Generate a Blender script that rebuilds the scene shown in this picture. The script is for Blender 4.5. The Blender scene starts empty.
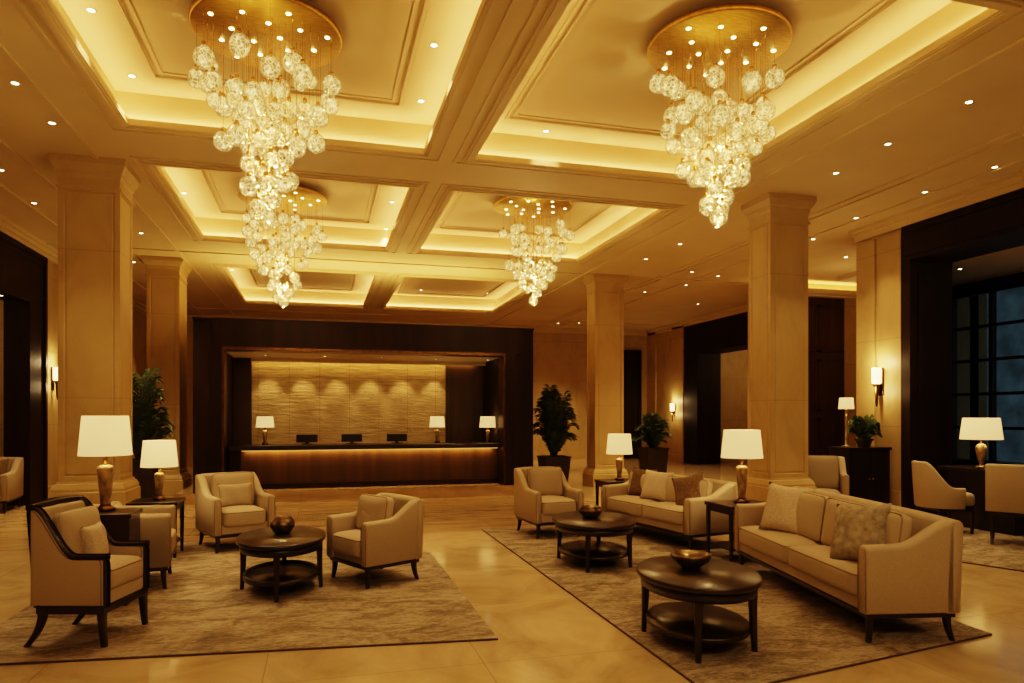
import bpy, bmesh, math, random
from mathutils import Vector, Matrix
random.seed(7)
S = bpy.context.scene
COL = S.collection
PI = math.pi

# ------------------------------------------------------------------ object helpers
def link(o, parent=None):
    COL.objects.link(o)
    if parent is not None:
        o.parent = parent
    return o

def tag(o, label=None, cat=None, group=None, kind=None):
    if label: o['label'] = label
    if cat: o['category'] = cat
    if group: o['group'] = group
    if kind: o['kind'] = kind
    return o

def thing(name, label, cat, loc=(0, 0, 0), rz=0.0, group=None):
    o = bpy.data.objects.new(name, None)
    o.empty_display_size = 0.1
    link(o)
    o.location = loc
    o.rotation_euler = (0, 0, rz)
    return tag(o, label, cat, group)

def copy_tree(o, parent=None):
    c = o.copy()
    COL.objects.link(c)
    c.parent = parent
    for ch in list(o.children):
        copy_tree(ch, c)
    return c

def setpos(o, loc, rz=0.0, rx=0.0, ry=0.0):
    o.location = loc
    o.rotation_euler = (rx, ry, rz)
    return o

def local(root, x, y, z):
    a = root.rotation_euler.z
    c, s = math.cos(a), math.sin(a)
    return (root.location.x + c * x - s * y, root.location.y + s * x + c * y, root.location.z + z)

# ------------------------------------------------------------------ mesh collector
class MB:
    def __init__(self):
        self.v, self.f, self.sm = [], [], []
    def add(self, verts, faces, smooth=False):
        n = len(self.v)
        self.v += [tuple(p) for p in verts]
        self.f += [tuple(i + n for i in f) for f in faces]
        self.sm += [smooth] * len(faces)
        return self
    def box(self, x0, x1, y0, y1, z0, z1):
        if x0 > x1: x0, x1 = x1, x0
        if y0 > y1: y0, y1 = y1, y0
        v = [(x0, y0, z0), (x1, y0, z0), (x1, y1, z0), (x0, y1, z0), (x0, y0, z1), (x1, y0, z1), (x1, y1, z1), (x0, y1, z1)]
        return self.add(v, [(0, 3, 2, 1), (4, 5, 6, 7), (0, 1, 5, 4), (1, 2, 6, 5), (2, 3, 7, 6), (3, 0, 4, 7)])
    def ring_frame(self, x0, x1, y0, y1, w, z0, z1):
        o = [(x0, y0), (x1, y0), (x1, y1), (x0, y1)]
        i = [(x0 + w, y0 + w), (x1 - w, y0 + w), (x1 - w, y1 - w), (x0 + w, y1 - w)]
        v = [(*p, z0) for p in o] + [(*p, z0) for p in i] + [(*p, z1) for p in o] + [(*p, z1) for p in i]
        f = []
        for k in range(4):
            n = (k + 1) % 4
            f += [(k, 4 + k, 4 + n, n), (8 + k, 8 + n, 12 + n, 12 + k), (k, n, 8 + n, 8 + k), (4 + k, 12 + k, 12 + n, 4 + n)]
        return self.add(v, f)
    def loft(self, rings, cap=True, smooth=True, closed=True):
        n = len(rings[0]); base = []
        for r in rings: base += list(r)
        f = []
        for i in range(len(rings) - 1):
            for k in range(n if closed else n - 1):
                a, b = i * n + k, i * n + (k + 1) % n
                f.append((a, b, b + n, a + n))
        if cap:
            f.append(tuple(reversed(range(n))))
            f.append(tuple((len(rings) - 1) * n + k for k in range(n)))
        return self.add(base, f, smooth)
    def lathe(self, prof, seg=32, sx=1.0, sy=1.0, c=(0, 0, 0), cap=True, smooth=True):
        rings = []
        for r, z in prof:
            rings.append([(c[0] + sx * r * math.cos(2 * PI * k / seg), c[1] + sy * r * math.sin(2 * PI * k / seg), c[2] + z) for k in range(seg)])
        return self.loft(rings, cap, smooth)
    def tube(self, pts, r, seg=8, cap=True):
        pts = [Vector(p) for p in pts]
        rings = []
        ref = None
        for i, p in enumerate(pts):
            t = (pts[min(i + 1, len(pts) - 1)] - pts[max(i - 1, 0)]).normalized()
            if ref is None:
                ref = Vector((0, 0, 1)) if abs(t.z) < .9 else Vector((1, 0, 0))
            n = (ref - t * ref.dot(t)).normalized()
            ref = n
            b = t.cross(n)
            rr = r[i] if isinstance(r, (list, tuple)) else r
            rings.append([p + (n * math.cos(2 * PI * k / seg) + b * math.sin(2 * PI * k / seg)) * rr for k in range(seg)])
        return self.loft(rings, cap, True)
    def bar(self, pts, side, w, h):
        """rectangular bar along pts; width w along the fixed direction side, thickness h across it"""
        pts = [Vector(p) for p in pts]; side = Vector(side).normalized()
        rings = []
        for i, p in enumerate(pts):
            t = (pts[min(i + 1, len(pts) - 1)] - pts[max(i - 1, 0)]).normalized()
            n = t.cross(side).normalized()
            e = .25 * min(w, h)
            q = []
            for a, b in ((-1, -1), (1, -1), (1, 1), (-1, 1)):
                c0 = side * (a * w / 2) + n * (b * h / 2)
                q.append(p + c0 - (side * a * e if a * b > 0 else n * b * e))
                q.append(p + c0 - (n * b * e if a * b > 0 else side * a * e))
            rings.append(q)
        return self.loft(rings, True, False)
    def build(self, name, mat, parent=None, bevel=0.0, seg=2, autosmooth=True, kind=None):
        me = bpy.data.meshes.new(name)
        me.from_pydata(self.v, [], self.f)
        me.update()
        bm = bmesh.new(); bm.from_mesh(me)
        bmesh.ops.recalc_face_normals(bm, faces=bm.faces)
        if bevel > 0:
            es = [e for e in bm.edges if len(e.link_faces) == 2 and e.calc_face_angle(0) > .6]
            bmesh.ops.bevel(bm, geom=es, offset=bevel, segments=seg, profile=.5, affect='EDGES', clamp_overlap=True)
        bm.to_mesh(me); bm.free()
        if bevel == 0:
            for i, s in enumerate(self.sm):
                me.polygons[i].use_smooth = s
        elif autosmooth:
            for p in me.polygons: p.use_smooth = p.area < 0.0004 or p.use_smooth
        me.materials.append(mat)
        o = bpy.data.objects.new(name, me)
        link(o, parent)
        if kind: o['kind'] = kind
        return o

# ------------------------------------------------------------------ material helpers
def newmat(name):
    m = bpy.data.materials.new(name); m.use_nodes = True
    nt = m.node_tree
    b = nt.nodes['Principled BSDF']
    return m, nt, b

def N(nt, typ, **kw):
    n = nt.nodes.new(typ)
    for k, v in kw.items():
        if k.startswith('i_'):
            n.inputs[k[2:].replace('_', ' ')].default_value = v
        else:
            setattr(n, k, v)
    return n

def coords(nt, scale=(1, 1, 1), rot=(0, 0, 0), kind='Object'):
    tc = N(nt, 'ShaderNodeTexCoord'); mp = N(nt, 'ShaderNodeMapping')
    mp.inputs['Scale'].default_value = scale
    mp.inputs['Rotation'].default_value = rot
    if kind == 'World':
        g = N(nt, 'ShaderNodeNewGeometry')
        nt.links.new(g.outputs['Position'], mp.inputs['Vector'])
    else:
        nt.links.new(tc.outputs[kind], mp.inputs['Vector'])
    return mp.outputs['Vector']

def ramp(nt, fac, stops):
    r = N(nt, 'ShaderNodeValToRGB')
    els = r.color_ramp.elements
    while len(els) < len(stops): els.new(.5)
    for e, (p, c) in zip(els, stops):
        e.position = p; e.color = (*c, 1)
    nt.links.new(fac, r.inputs['Fac'])
    return r.outputs['Color']

def noise(nt, vec, scale, detail=4, rough=.55, dist=0.0):
    n = N(nt, 'ShaderNodeTexNoise')
    n.inputs['Scale'].default_value = scale; n.inputs['Detail'].default_value = detail
    n.inputs['Roughness'].default_value = rough; n.inputs['Distortion'].default_value = dist
    nt.links.new(vec, n.inputs['Vector'])
    return n.outputs['Fac']

def bump(nt, b, h, strength=.2, dist=.01):
    bp = N(nt, 'ShaderNodeBump'); bp.inputs['Strength'].default_value = strength; bp.inputs['Distance'].default_value = dist
    nt.links.new(h, bp.inputs['Height']); nt.links.new(bp.outputs['Normal'], b.inputs['Normal'])

def mixrgb(nt, fac, a, b_, blend='MIX'):
    m = N(nt, 'ShaderNodeMix', data_type='RGBA', blend_type=blend)
    for sock, val in ((m.inputs[0], fac), (m.inputs[6], a), (m.inputs[7], b_)):
        if hasattr(val, 'is_output'): nt.links.new(val, sock)
        else: sock.default_value = val if not isinstance(val, tuple) or len(val) == 4 else (*val, 1)
    return m.outputs[2]

def mathn(nt, op, a, b_=0.0):
    m = N(nt, 'ShaderNodeMath', operation=op)
    for i, val in enumerate((a, b_)):
        if hasattr(val, 'is_output'): nt.links.new(val, m.inputs[i])
        else: m.inputs[i].default_value = val
    return m.outputs[0]

def mat_plain(name, col, rough=.5, metal=0.0, spec=.5, nscale=0, namt=.25, bumps=0.0, stretch=(1, 1, 1), coat=0.0):
    m, nt, b = newmat(name)
    b.inputs['Roughness'].default_value = rough; b.inputs['Metallic'].default_value = metal
    b.inputs['Specular IOR Level'].default_value = spec
    b.inputs['Coat Weight'].default_value = coat
    b.inputs['Coat Roughness'].default_value = .12
    b.inputs['Base Color'].default_value = (*col, 1)
    if nscale:
        v = coords(nt, stretch)
        f = noise(nt, v, nscale, 5)
        c = ramp(nt, f, [(.3, tuple(x * (1 - namt) for x in col)), (.7, tuple(min(1, x * (1 + namt)) for x in col))])
        nt.links.new(c, b.inputs['Base Color'])
        if bumps: bump(nt, b, f, bumps, .004)
    return m

def mat_emit(name, col, strength):
    m, nt, b = newmat(name)
    b.inputs['Base Color'].default_value = (*[c * .6 for c in col], 1)
    b.inputs['Emission Color'].default_value = (*col, 1)
    b.inputs['Emission Strength'].default_value = strength
    b.inputs['Roughness'].default_value = .6
    return m

WARM = (1.0, .61, .215)
WARM2 = (1.0, .67, .32)

M = {}
M['plaster'] = mat_plain('ceiling_plaster', (.62, .49, .28), .75, nscale=1.2, namt=.05)
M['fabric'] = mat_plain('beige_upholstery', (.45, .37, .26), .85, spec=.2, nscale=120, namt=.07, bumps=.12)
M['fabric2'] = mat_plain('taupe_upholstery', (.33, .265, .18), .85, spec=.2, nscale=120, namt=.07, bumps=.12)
M['pillow'] = mat_plain('light_pillow_linen', (.55, .46, .345), .9, spec=.15, nscale=70, namt=.15, bumps=.35)
M['pillow_dark'] = mat_plain('brown_pillow_linen', (.17, .115, .06), .9, spec=.15, nscale=45, namt=.25, bumps=.35)
M['pillow_grey'] = mat_plain('olive_pillow_linen', (.33, .28, .20), .9, spec=.15, nscale=18, namt=.35, bumps=.4)
M['piping'] = mat_plain('piping_cord', (.30, .215, .125), .8, spec=.2, nscale=40, namt=.1)
M['wood'] = mat_plain('espresso_wood', (.017, .0085, .0045), .34, spec=.5, nscale=9, namt=.45, stretch=(1, 1, .08), coat=.25)
M['wood_flat'] = mat_plain('espresso_wood_top', (.022, .0115, .0058), .32, spec=.5, nscale=7, namt=.4, stretch=(.12, 1, 1), coat=.2)
M['panel'] = mat_plain('dark_wall_panelling', (.020, .0085, .0038), .55, spec=.22, nscale=5, namt=.4, stretch=(1, 1, .06), coat=0)
M['panel2'] = mat_plain('brown_counter_veneer', (.055, .027, .010), .40, spec=.35, nscale=6, namt=.35, stretch=(1, 1, .05), coat=.08)
M['bronze'] = mat_plain('dark_bronze', (.11, .06, .024), .38, metal=1, nscale=14, namt=.3)
M['brass'] = mat_plain('brass', (.72, .46, .16), .25, metal=1, nscale=20, namt=.15)
M['gold'] = mat_plain('brushed_gold', (.50, .33, .09), .42, metal=1, nscale=10, namt=.22, stretch=(1, 6, 1))
M['black'] = mat_plain('black_plastic', (.008, .007, .006), .45, nscale=8, namt=.1)
M['pot'] = mat_plain('dark_planter', (.030, .019, .012), .5, nscale=8, namt=.3)
M['soil'] = mat_plain('soil', (.02, .012, .007), .95, nscale=40, namt=.5, bumps=.6)
M['lampbase'] = mat_plain('mottled_gold_ceramic', (.32, .225, .11), .3, metal=.3, nscale=24, namt=.65, stretch=(1, 1, .5), coat=.4)
M['leaf'] = mat_plain('palm_leaf', (.045, .075, .02), .45, nscale=6, namt=.5)
M['stem'] = mat_plain('palm_stem', (.05, .05, .018), .6, nscale=8, namt=.3)
M['bulb'] = mat_emit('warm_bulb', (1, .78, .45), 30)
M['down'] = mat_emit('downlight_lens', (1, .83, .52), 16)
M['spark'] = mat_emit('canopy_lamp_lens', (1, .80, .42), 14)
M['sconce'] = mat_emit('sconce_glass', (1, .66, .28), 5.0)
M['outlet'] = mat_plain('trim_white', (.62, .52, .38), .5, nscale=8, namt=.05)
M['glint'] = mat_plain('aged_bowl_metal', (.20, .14, .075), .28, metal=.9, nscale=12, namt=.5)

def mat_shade():
    m, nt, b = newmat('lamp_shade_linen')
    v = coords(nt)
    f = noise(nt, v, 90, 3)
    c = ramp(nt, f, [(.3, (1, .62, .23)), (.7, (1, .66, .27))])
    b.inputs['Base Color'].default_value = (.7, .55, .35, 1)
    b.inputs['Roughness'].default_value = .9
    nt.links.new(c, b.inputs['Emission Color'])
    b.inputs['Emission Strength'].default_value = .85
    return m
M['shade'] = mat_shade()

def mat_stone(name, col, dark, sx=1.0, sy=.9, amt=.5, rough=.5):
    """honed limestone with faint cloudy veins and slab joints, in world position"""
    m, nt, b = newmat(name)
    v = coords(nt, (1, 1, .55), kind='World')
    f = noise(nt, v, 1.6, 8, .62, 1.2)
    c = ramp(nt, f, [(.25, dark), (.5, col), (.8, tuple(min(1, x * 1.12) for x in col))])
    g = N(nt, 'ShaderNodeNewGeometry'); sp = N(nt, 'ShaderNodeSeparateXYZ')
    nt.links.new(g.outputs['Position'], sp.inputs[0])
    z = mathn(nt, 'FRACT', mathn(nt, 'DIVIDE', sp.outputs['Z'], sy))
    lz = mathn(nt, 'LESS_THAN', z, .012 / sy)
    c2 = mixrgb(nt, mathn(nt, 'MULTIPLY', lz, amt), c, tuple(x * .45 for x in dark))
    nt.links.new(c2, b.inputs['Base Color'])
    b.inputs['Roughness'].default_value = rough
    bump(nt, b, f, .08, .01)
    return m
M['stone'] = mat_stone('limestone_wall', (.47, .345, .165), (.37, .265, .12), amt=.35, sy=1.25)
M['column'] = mat_stone('limestone_column', (.48, .35, .165), (.38, .27, .12), amt=.25, sy=1.6, rough=.42)

def mat_split():
    m, nt, b = newmat('split_face_travertine')
    v = coords(nt, (1.6, 1, 11), kind='World')
    f = noise(nt, v, 2.4, 8, .7, .6)
    v2 = coords(nt, (.55, 1, 4), kind='World')
    f2 = noise(nt, v2, 3.2, 4, .6)
    c = ramp(nt, f, [(.25, (.30, .19, .075)), (.5, (.58, .41, .20)), (.75, (.74, .56, .30))])
    g = N(nt, 'ShaderNodeNewGeometry'); sp = N(nt, 'ShaderNodeSeparateXYZ')
    nt.links.new(g.outputs['Position'], sp.inputs[0])
    x = mathn(nt, 'FRACT', mathn(nt, 'DIVIDE', mathn(nt, 'ADD', sp.outputs['X'], 10.0), .555))
    z = mathn(nt, 'FRACT', mathn(nt, 'DIVIDE', sp.outputs['Z'], .53))
    j = mathn(nt, 'MAXIMUM', mathn(nt, 'LESS_THAN', x, .016), mathn(nt, 'LESS_THAN', z, .0145))
    c2 = mixrgb(nt, mathn(nt, 'MULTIPLY', j, .75), c, (.16, .09, .035))
    c3 = mixrgb(nt, .35, c2, ramp(nt, f2, [(.3, (.36, .24, .10)), (.7, (.72, .54, .28))]), 'MIX')
    nt.links.new(c3, b.inputs['Base Color'])
    b.inputs['Roughness'].default_value = .7
    bump(nt, b, mathn(nt, 'SUBTRACT', f, mathn(nt, 'MULTIPLY', j, .6)), 1.0, .06)
    return m
M['split'] = mat_split()

def mat_floor():
    m, nt, b = newmat('polished_marble_floor')
    g = N(nt, 'ShaderNodeNewGeometry'); sp = N(nt, 'ShaderNodeSeparateXYZ')
    nt.links.new(g.outputs['Position'], sp.inputs[0])
    v = coords(nt, (1, 1, 1), kind='World')
    f = noise(nt, v, 1.1, 10, .65, 1.5)
    marble = ramp(nt, f, [(.28, (.36, .26, .14)), (.5, (.50, .375, .215)), (.75, (.62, .48, .30))])
    v2 = coords(nt, (.35, 3.2, 1), kind='World')
    f2 = noise(nt, v2, 2.6, 8, .65, .5)
    trav = ramp(nt, f2, [(.3, (.30, .20, .10)), (.52, (.47, .335, .18)), (.75, (.60, .45, .26))])
    zone = mathn(nt, 'GREATER_THAN', sp.outputs['Y'], 8.35)
    c = mixrgb(nt, zone, marble, trav)
    fx = mathn(nt, 'FRACT', mathn(nt, 'DIVIDE', mathn(nt, 'ADD', sp.outputs['X'], 19.5), 1.2))
    fy = mathn(nt, 'FRACT', mathn(nt, 'DIVIDE', mathn(nt, 'ADD', sp.outputs['Y'], 20.1), 1.2))
    j = mathn(nt, 'MAXIMUM', mathn(nt, 'LESS_THAN', fx, .006), mathn(nt, 'LESS_THAN', fy, .006))
    c2 = mixrgb(nt, mathn(nt, 'MULTIPLY', j, .45), c, (.20, .13, .06))
    nt.links.new(c2, b.inputs['Base Color'])
    r = mathn(nt, 'ADD', mathn(nt, 'MULTIPLY', f, .10), .07)
    nt.links.new(r, b.inputs['Roughness'])
    b.inputs['Specular IOR Level'].default_value = .5
    v3 = coords(nt, (1, 1, 1), kind='World')
    bump(nt, b, noise(nt, v3, 2.0, 2), .02, .02)
    return m
M['floor'] = mat_floor()

def mat_rug():
    m, nt, b = newmat('mottled_wool_rug')
    v = coords(nt, (1.0, 1.9, 1), kind='World')
    f = noise(nt, v, 2.6, 10, .74, 1.0)
    v2 = coords(nt, (1.0, 2.6, 1), kind='World')
    f2 = noise(nt, v2, 22, 6, .75)
    mx = mathn(nt, 'ADD', mathn(nt, 'MULTIPLY', f, .6), mathn(nt, 'MULTIPLY', f2, .4))
    c = ramp(nt, mx, [(.36, (.10, .074, .045)), (.47, (.22, .172, .115)), (.54, (.34, .275, .195)), (.66, (.47, .395, .295))])
    nt.links.new(c, b.inputs['Base Color'])
    b.inputs['Roughness'].default_value = .95
    b.inputs['Specular IOR Level'].default_value = .1
    bump(nt, b, f2, .5, .01)
    return m
M['rug'] = mat_rug()
M['rug_edge'] = mat_plain('rug_binding', (.10, .065, .035), .9, nscale=40, namt=.2)

def mat_globe():
    m, nt, b = newmat('crackled_glass')
    out = nt.nodes['Material Output']
    nt.nodes.remove(b)
    v = coords(nt)
    vo = N(nt, 'ShaderNodeTexVoronoi', feature='DISTANCE_TO_EDGE'); vo.inputs['Scale'].default_value = 34
    nt.links.new(v, vo.inputs['Vector'])
    vn = N(nt, 'ShaderNodeTexVoronoi'); vn.inputs['Scale'].default_value = 22
    nt.links.new(v, vn.inputs['Vector'])
    line = ramp(nt, vo.outputs['Distance'], [(.0, (1, 1, 1)), (.16, (0, 0, 0))])
    cell = ramp(nt, vn.outputs['Distance'], [(.05, (1, 1, 1)), (.7, (0, 0, 0))])
    lw = N(nt, 'ShaderNodeLayerWeight'); lw.inputs['Blend'].default_value = .35
    tr = N(nt, 'ShaderNodeBsdfTransparent')
    nt.links.new(ramp(nt, lw.outputs['Facing'], [(.45, (.98, .93, .80)), (.95, (.60, .38, .14))]), tr.inputs['Color'])
    gl = N(nt, 'ShaderNodeBsdfGlossy'); gl.inputs['Roughness'].default_value = .12; gl.inputs['Color'].default_value = (1, .86, .58, 1)
    em = N(nt, 'ShaderNodeEmission'); em.inputs['Color'].default_value = (1, .68, .27, 1)
    st = mathn(nt, 'ADD', mathn(nt, 'MULTIPLY', line, .75), mathn(nt, 'MULTIPLY', cell, 1.0))
    core = mathn(nt, 'SUBTRACT', 1.05, lw.outputs['Facing'])
    nt.links.new(mathn(nt, 'MULTIPLY', mathn(nt, 'MULTIPLY', st, core), 2.3), em.inputs['Strength'])
    bp = N(nt, 'ShaderNodeBump'); bp.inputs['Strength'].default_value = .7; bp.inputs['Distance'].default_value = .01
    nt.links.new(vo.outputs['Distance'], bp.inputs['Height']); nt.links.new(bp.outputs['Normal'], gl.inputs['Normal'])
    m1 = N(nt, 'ShaderNodeMixShader'); m2 = N(nt, 'ShaderNodeMixShader')
    fac = mathn(nt, 'ADD', mathn(nt, 'MULTIPLY', lw.outputs['Facing'], .6), .10)
    nt.links.new(fac, m1.inputs[0]); nt.links.new(tr.outputs[0], m1.inputs[1]); nt.links.new(gl.outputs[0], m1.inputs[2])
    f2 = mathn(nt, 'ADD', mathn(nt, 'MULTIPLY', line, .35), .15)
    nt.links.new(f2, m2.inputs[0]); nt.links.new(m1.outputs[0], m2.inputs[1]); nt.links.new(em.outputs[0], m2.inputs[2])
    nt.links.new(m2.outputs[0], out.inputs['Surface'])
    return m
M['globe'] = mat_globe()

def mat_glass():
    m, nt, b = newmat('window_glass')
    out = nt.nodes['Material Output']; nt.nodes.remove(b)
    tr = N(nt, 'ShaderNodeBsdfTransparent'); tr.inputs['Color'].default_value = (.80, .85, .87, 1)
    gl = N(nt, 'ShaderNodeBsdfGlossy'); gl.inputs['Roughness'].default_value = .03
    v = coords(nt); f = noise(nt, v, 2)
    mx = N(nt, 'ShaderNodeMixShader')
    nt.links.new(mathn(nt, 'ADD', mathn(nt, 'MULTIPLY', f, .03), .07), mx.inputs[0])
    nt.links.new(tr.outputs[0], mx.inputs[1]); nt.links.new(gl.outputs[0], mx.inputs[2])
    nt.links.new(mx.outputs[0], out.inputs['Surface'])
    return m
M['glass'] = mat_glass()
M['facade'] = mat_plain('dusk_facade', (.16, .19, .20), .8, nscale=.8, namt=.5)

# ------------------------------------------------------------------ camera
EYE = 1.42
FPX, HY, VX = 700.0, 415.0, 320.0
YAW = math.atan((512 - VX) / FPX)
cd = bpy.data.cameras.new('camera'); cam = bpy.data.objects.new('camera', cd); COL.objects.link(cam)
cam.location = (0, 0, EYE); cam.rotation_euler = (PI / 2, 0, -YAW)
cd.sensor_width = 36; cd.lens = FPX / 1024 * 36
cd.shift_y = (HY - 341.5) / 1024
cd.clip_end = 200
S.camera = cam
CY, SY = math.cos(YAW), math.sin(YAW)
def at(u, v, z):
    Z = (EYE - z) * FPX / (v - HY); X = (u - 512) * Z / FPX
    return (X * CY + Z * SY, -X * SY + Z * CY, z)

# ------------------------------------------------------------------ lights
def area(loc, rot, sx, sy, power, col=WARM):
    l = bpy.data.lights.new('area_lamp', 'AREA'); l.shape = 'RECTANGLE'; l.size = sx; l.size_y = sy
    l.energy = power; l.color = col
    o = bpy.data.objects.new('area_lamp', l); COL.objects.link(o); o.location = loc; o.rotation_euler = rot
    return o
def point(loc, power, r=.05, col=WARM2):
    l = bpy.data.lights.new('point_lamp', 'POINT'); l.energy = power; l.shadow_soft_size = r; l.color = col
    o = bpy.data.objects.new('point_lamp', l); COL.objects.link(o); o.location = loc
    return o
def spot(loc, power, angle=70, r=.04, col=WARM2, rot=(0, 0, 0), blend=.7):
    l = bpy.data.lights.new('spot_lamp', 'SPOT'); l.energy = power; l.spot_size = math.radians(angle); l.spot_blend = blend
    l.shadow_soft_size = r; l.color = col
    o = bpy.data.objects.new('spot_lamp', l); COL.objects.link(o); o.location = loc; o.rotation_euler = rot
    return o

# ------------------------------------------------------------------ room shell
H = 4.2
floor = MB().box(-9, 14.5, -3, 22, -.1, 0).build('floor', M['floor'], kind='structure')

XB = [-9, -1.78, 1.08, 1.60, 4.50, 14.5]
YB = [-3, 3.72, 7.42, 8.52, 11.9, 14.0, 18.35, 22]
cm = MB()
HP = .36   # coffer height
for i in range(5):
    for j in range(7):
        if i in (1, 3) and j in (1, 3, 5): continue
        cm.box(XB[i], XB[i + 1], YB[j], YB[j + 1], H, H + .04)
ceiling = cm.build('ceiling', M['plaster'], kind='structure')
SB = .13
n = 0
for i in (1, 3):
    for j in (1, 3, 5):
        x0, x1, y0, y1 = XB[i], XB[i + 1], YB[j], YB[j + 1]
        c = MB()
        # cove wall and panel
        c.ring_frame(x0 - SB - .03, x1 + SB + .03, y0 - SB - .03, y1 + SB + .03, .03, H + .04, H + HP)
        c.box(x0 - SB, x1 + SB, y0 - SB, y1 + SB, H + HP, H + HP + .03)
        ins = .34
        for k, (dz, w) in enumerate(((.012, .07), (.024, .03), (.010, .03))):
            a = ins + k * .075
            c.ring_frame(x0 - SB + a, x1 + SB - a, y0 - SB + a, y1 + SB - a, w, H + HP - dz, H + HP)
        # lip and mouldings round the opening, below the ceiling plane
        c.ring_frame(x0 - .02, x1 + .02, y0 - .02, y1 + .02, .035, H - .012, H + .05)
        c.ring_frame(x0 - .10, x1 + .10, y0 - .10, y1 + .10, .10, H - .02, H)
        c.ring_frame(x0 - .07, x1 + .07, y0 - .07, y1 + .07, .045, H - .032, H - .02)
        c.ring_frame(x0 - .19, x1 + .19, y0 - .19, y1 + .19, .03, H - .012, H)
        n += 1
        c.build('ceiling_coffer', M['plaster'], ceiling, kind='structure')
        zz = H + .06
        per = 11.0
        lx, ly = x1 - x0 + .1, y1 - y0 + .1
        o = .095
        for (loc, sx, sy) in (((x0 - o, (y0 + y1) / 2, zz), .05, ly), ((x1 + o, (y0 + y1) / 2, zz), .05, ly),
                              (((x0 + x1) / 2, y0 - o, zz), lx, .05), (((x0 + x1) / 2, y1 + o, zz), lx, .05)):
            area(loc, (PI, 0, 0), sx, sy, per * max(sx, sy) / 3, col=(1, .63, .285))
# ribs in the aisle ceilings
rb = MB()
for x in (-2.35, -3.15, -3.75, 5.0, 6.55, 6.7, 7.35):
    rb.box(x, x + .05, -3, 21.2, H - .02, H)
for y in (12.9, 19.6):
    rb.box(-4.4, 10.4, y, y + .05, H - .018, H)
rb.build('trim_1', M['plaster'], kind='structure')

def wallbox(name, *b, mat='stone'):
    return MB().box(*b).build(name, M[mat], kind='structure')

XL, XR, XF, YBK = -4.43, 7.86, 10.5, 21.2
# back wall
wallbox('wall_back', -9, 14.5, YBK, YBK + .2, 0, H)
# left wall with a dark panelled opening
w = MB(); w.box(XL - .3, XL, 13.25, YBK, 0, H); w.box(XL - .3, XL, -3, 6.6, 0, H); w.box(XL - .3, XL, 6.6, 13.25, 4.02, H)
w.build('wall_left', M['stone'], kind='structure')
wl = MB()
wl.box(-8.2, -8, 3, 14.2, 0, 3.5); wl.box(-8, XL - .3, 13.9, 14.1, 0, 3.5); wl.box(-8, XL - .3, 3, 3.2, 0, 3.5)
wl.build('wall_left_annex', M['stone'], kind='structure')
wallbox('ceiling_left_annex', -8.2, XL - .3, 3, 14.1, 3.42, 3.5, mat='plaster')
p = MB()
p.box(XL - .32, XL + .04, 12.6, 13.25, 0, 4.02); p.box(XL - .32, XL + .04, 6.6, 7.25, 0, 4.02)
p.box(XL - .32, XL + .04, 7.25, 12.6, 3.2, 4.02)
for z in (3.3, 3.86): p.box(XL + .04, XL + .06, 6.7, 13.15, z, z + .05)
p.box(XL + .04, XL + .07, 13.17, 13.25, 0, 4.02); p.box(XL + .04, XL + .07, 6.6, 13.25, 3.94, 4.02)
p.build('trim_2', M['panel'], kind='structure')
# far-left dark door in the left wall
d = MB(); d.box(XL, XL + .06, 16.2, 18.6, 0, 3.1)
for y in (16.2, 17.4, 18.5): d.box(XL + .06, XL + .09, y, y + .1, 0, 3.1)
d.box(XL + .06, XL + .09, 16.2, 18.6, 3.0, 3.1)
d.build('door_1', M['panel'], kind='structure')
# right wall: pilaster, portal and window annex
w = MB(); w.box(XR, XR + .7, 7.99, 8.86, 0, H); w.box(XR + .7, 9.25, 8.80, 9.3, 0, H); w.box(8.9, 9.25, 9.3, 9.8, 0, H); w.box(9.2, 9.3, 9.8, 10.25, 0, H); w.box(XR, XR + .7, -3, 2.2, 0, H); w.box(XR, XR + .7, 2.2, 7.99, 4.06, H)
w.box(XR - .03, XR, 8.0, 8.4, .35, 4.0); w.box(XR - .03, XR, 8.48, 8.84, .35, 4.0)
w.box(XR - .06, XR, 7.99, 8.86, 0, .35)
w.build('wall_right', M['stone'], kind='structure')
p = MB()
p.box(XR - .03, XR + .7, 7.84, 7.99, 0, 4.06); p.box(XR - .03, XR + .7, 2.2, 2.5, 0, 4.06); p.box(XR - .03, XR + .7, 2.5, 7.84, 3.56, 4.06)
for z in (3.62, 3.94): p.box(XR - .05, XR - .03, 2.3, 7.95, z, z + .05)
p.box(XR + .1, XR + .6, 7.825, 7.84, .3, 3.4)
p.build('trim_3', M['panel'], kind='structure')
XW = 10.9
wallbox('wall_right_annex', 9.25, XW + .2, 10.1, 10.25, 0, 3.75, mat='panel')
wallbox('ceiling_right_annex', XR + .7, XW + .2, 1, 10.1, 3.72, 3.8, mat='plaster')
wb = MB(); wb.box(9.25, 9.28, 8.86, 10.1, 0, 3.75); wb.box(XW, XW + .2, 1, 10.1, 0, .62); wb.box(XW, XW + .2, 1, 10.1, 3.52, 3.75); wb.box(XR + .7, XW, 1, 1.2, 0, 3.75)
wb.build('wall_window_side', M['panel'], kind='structure')
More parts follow.
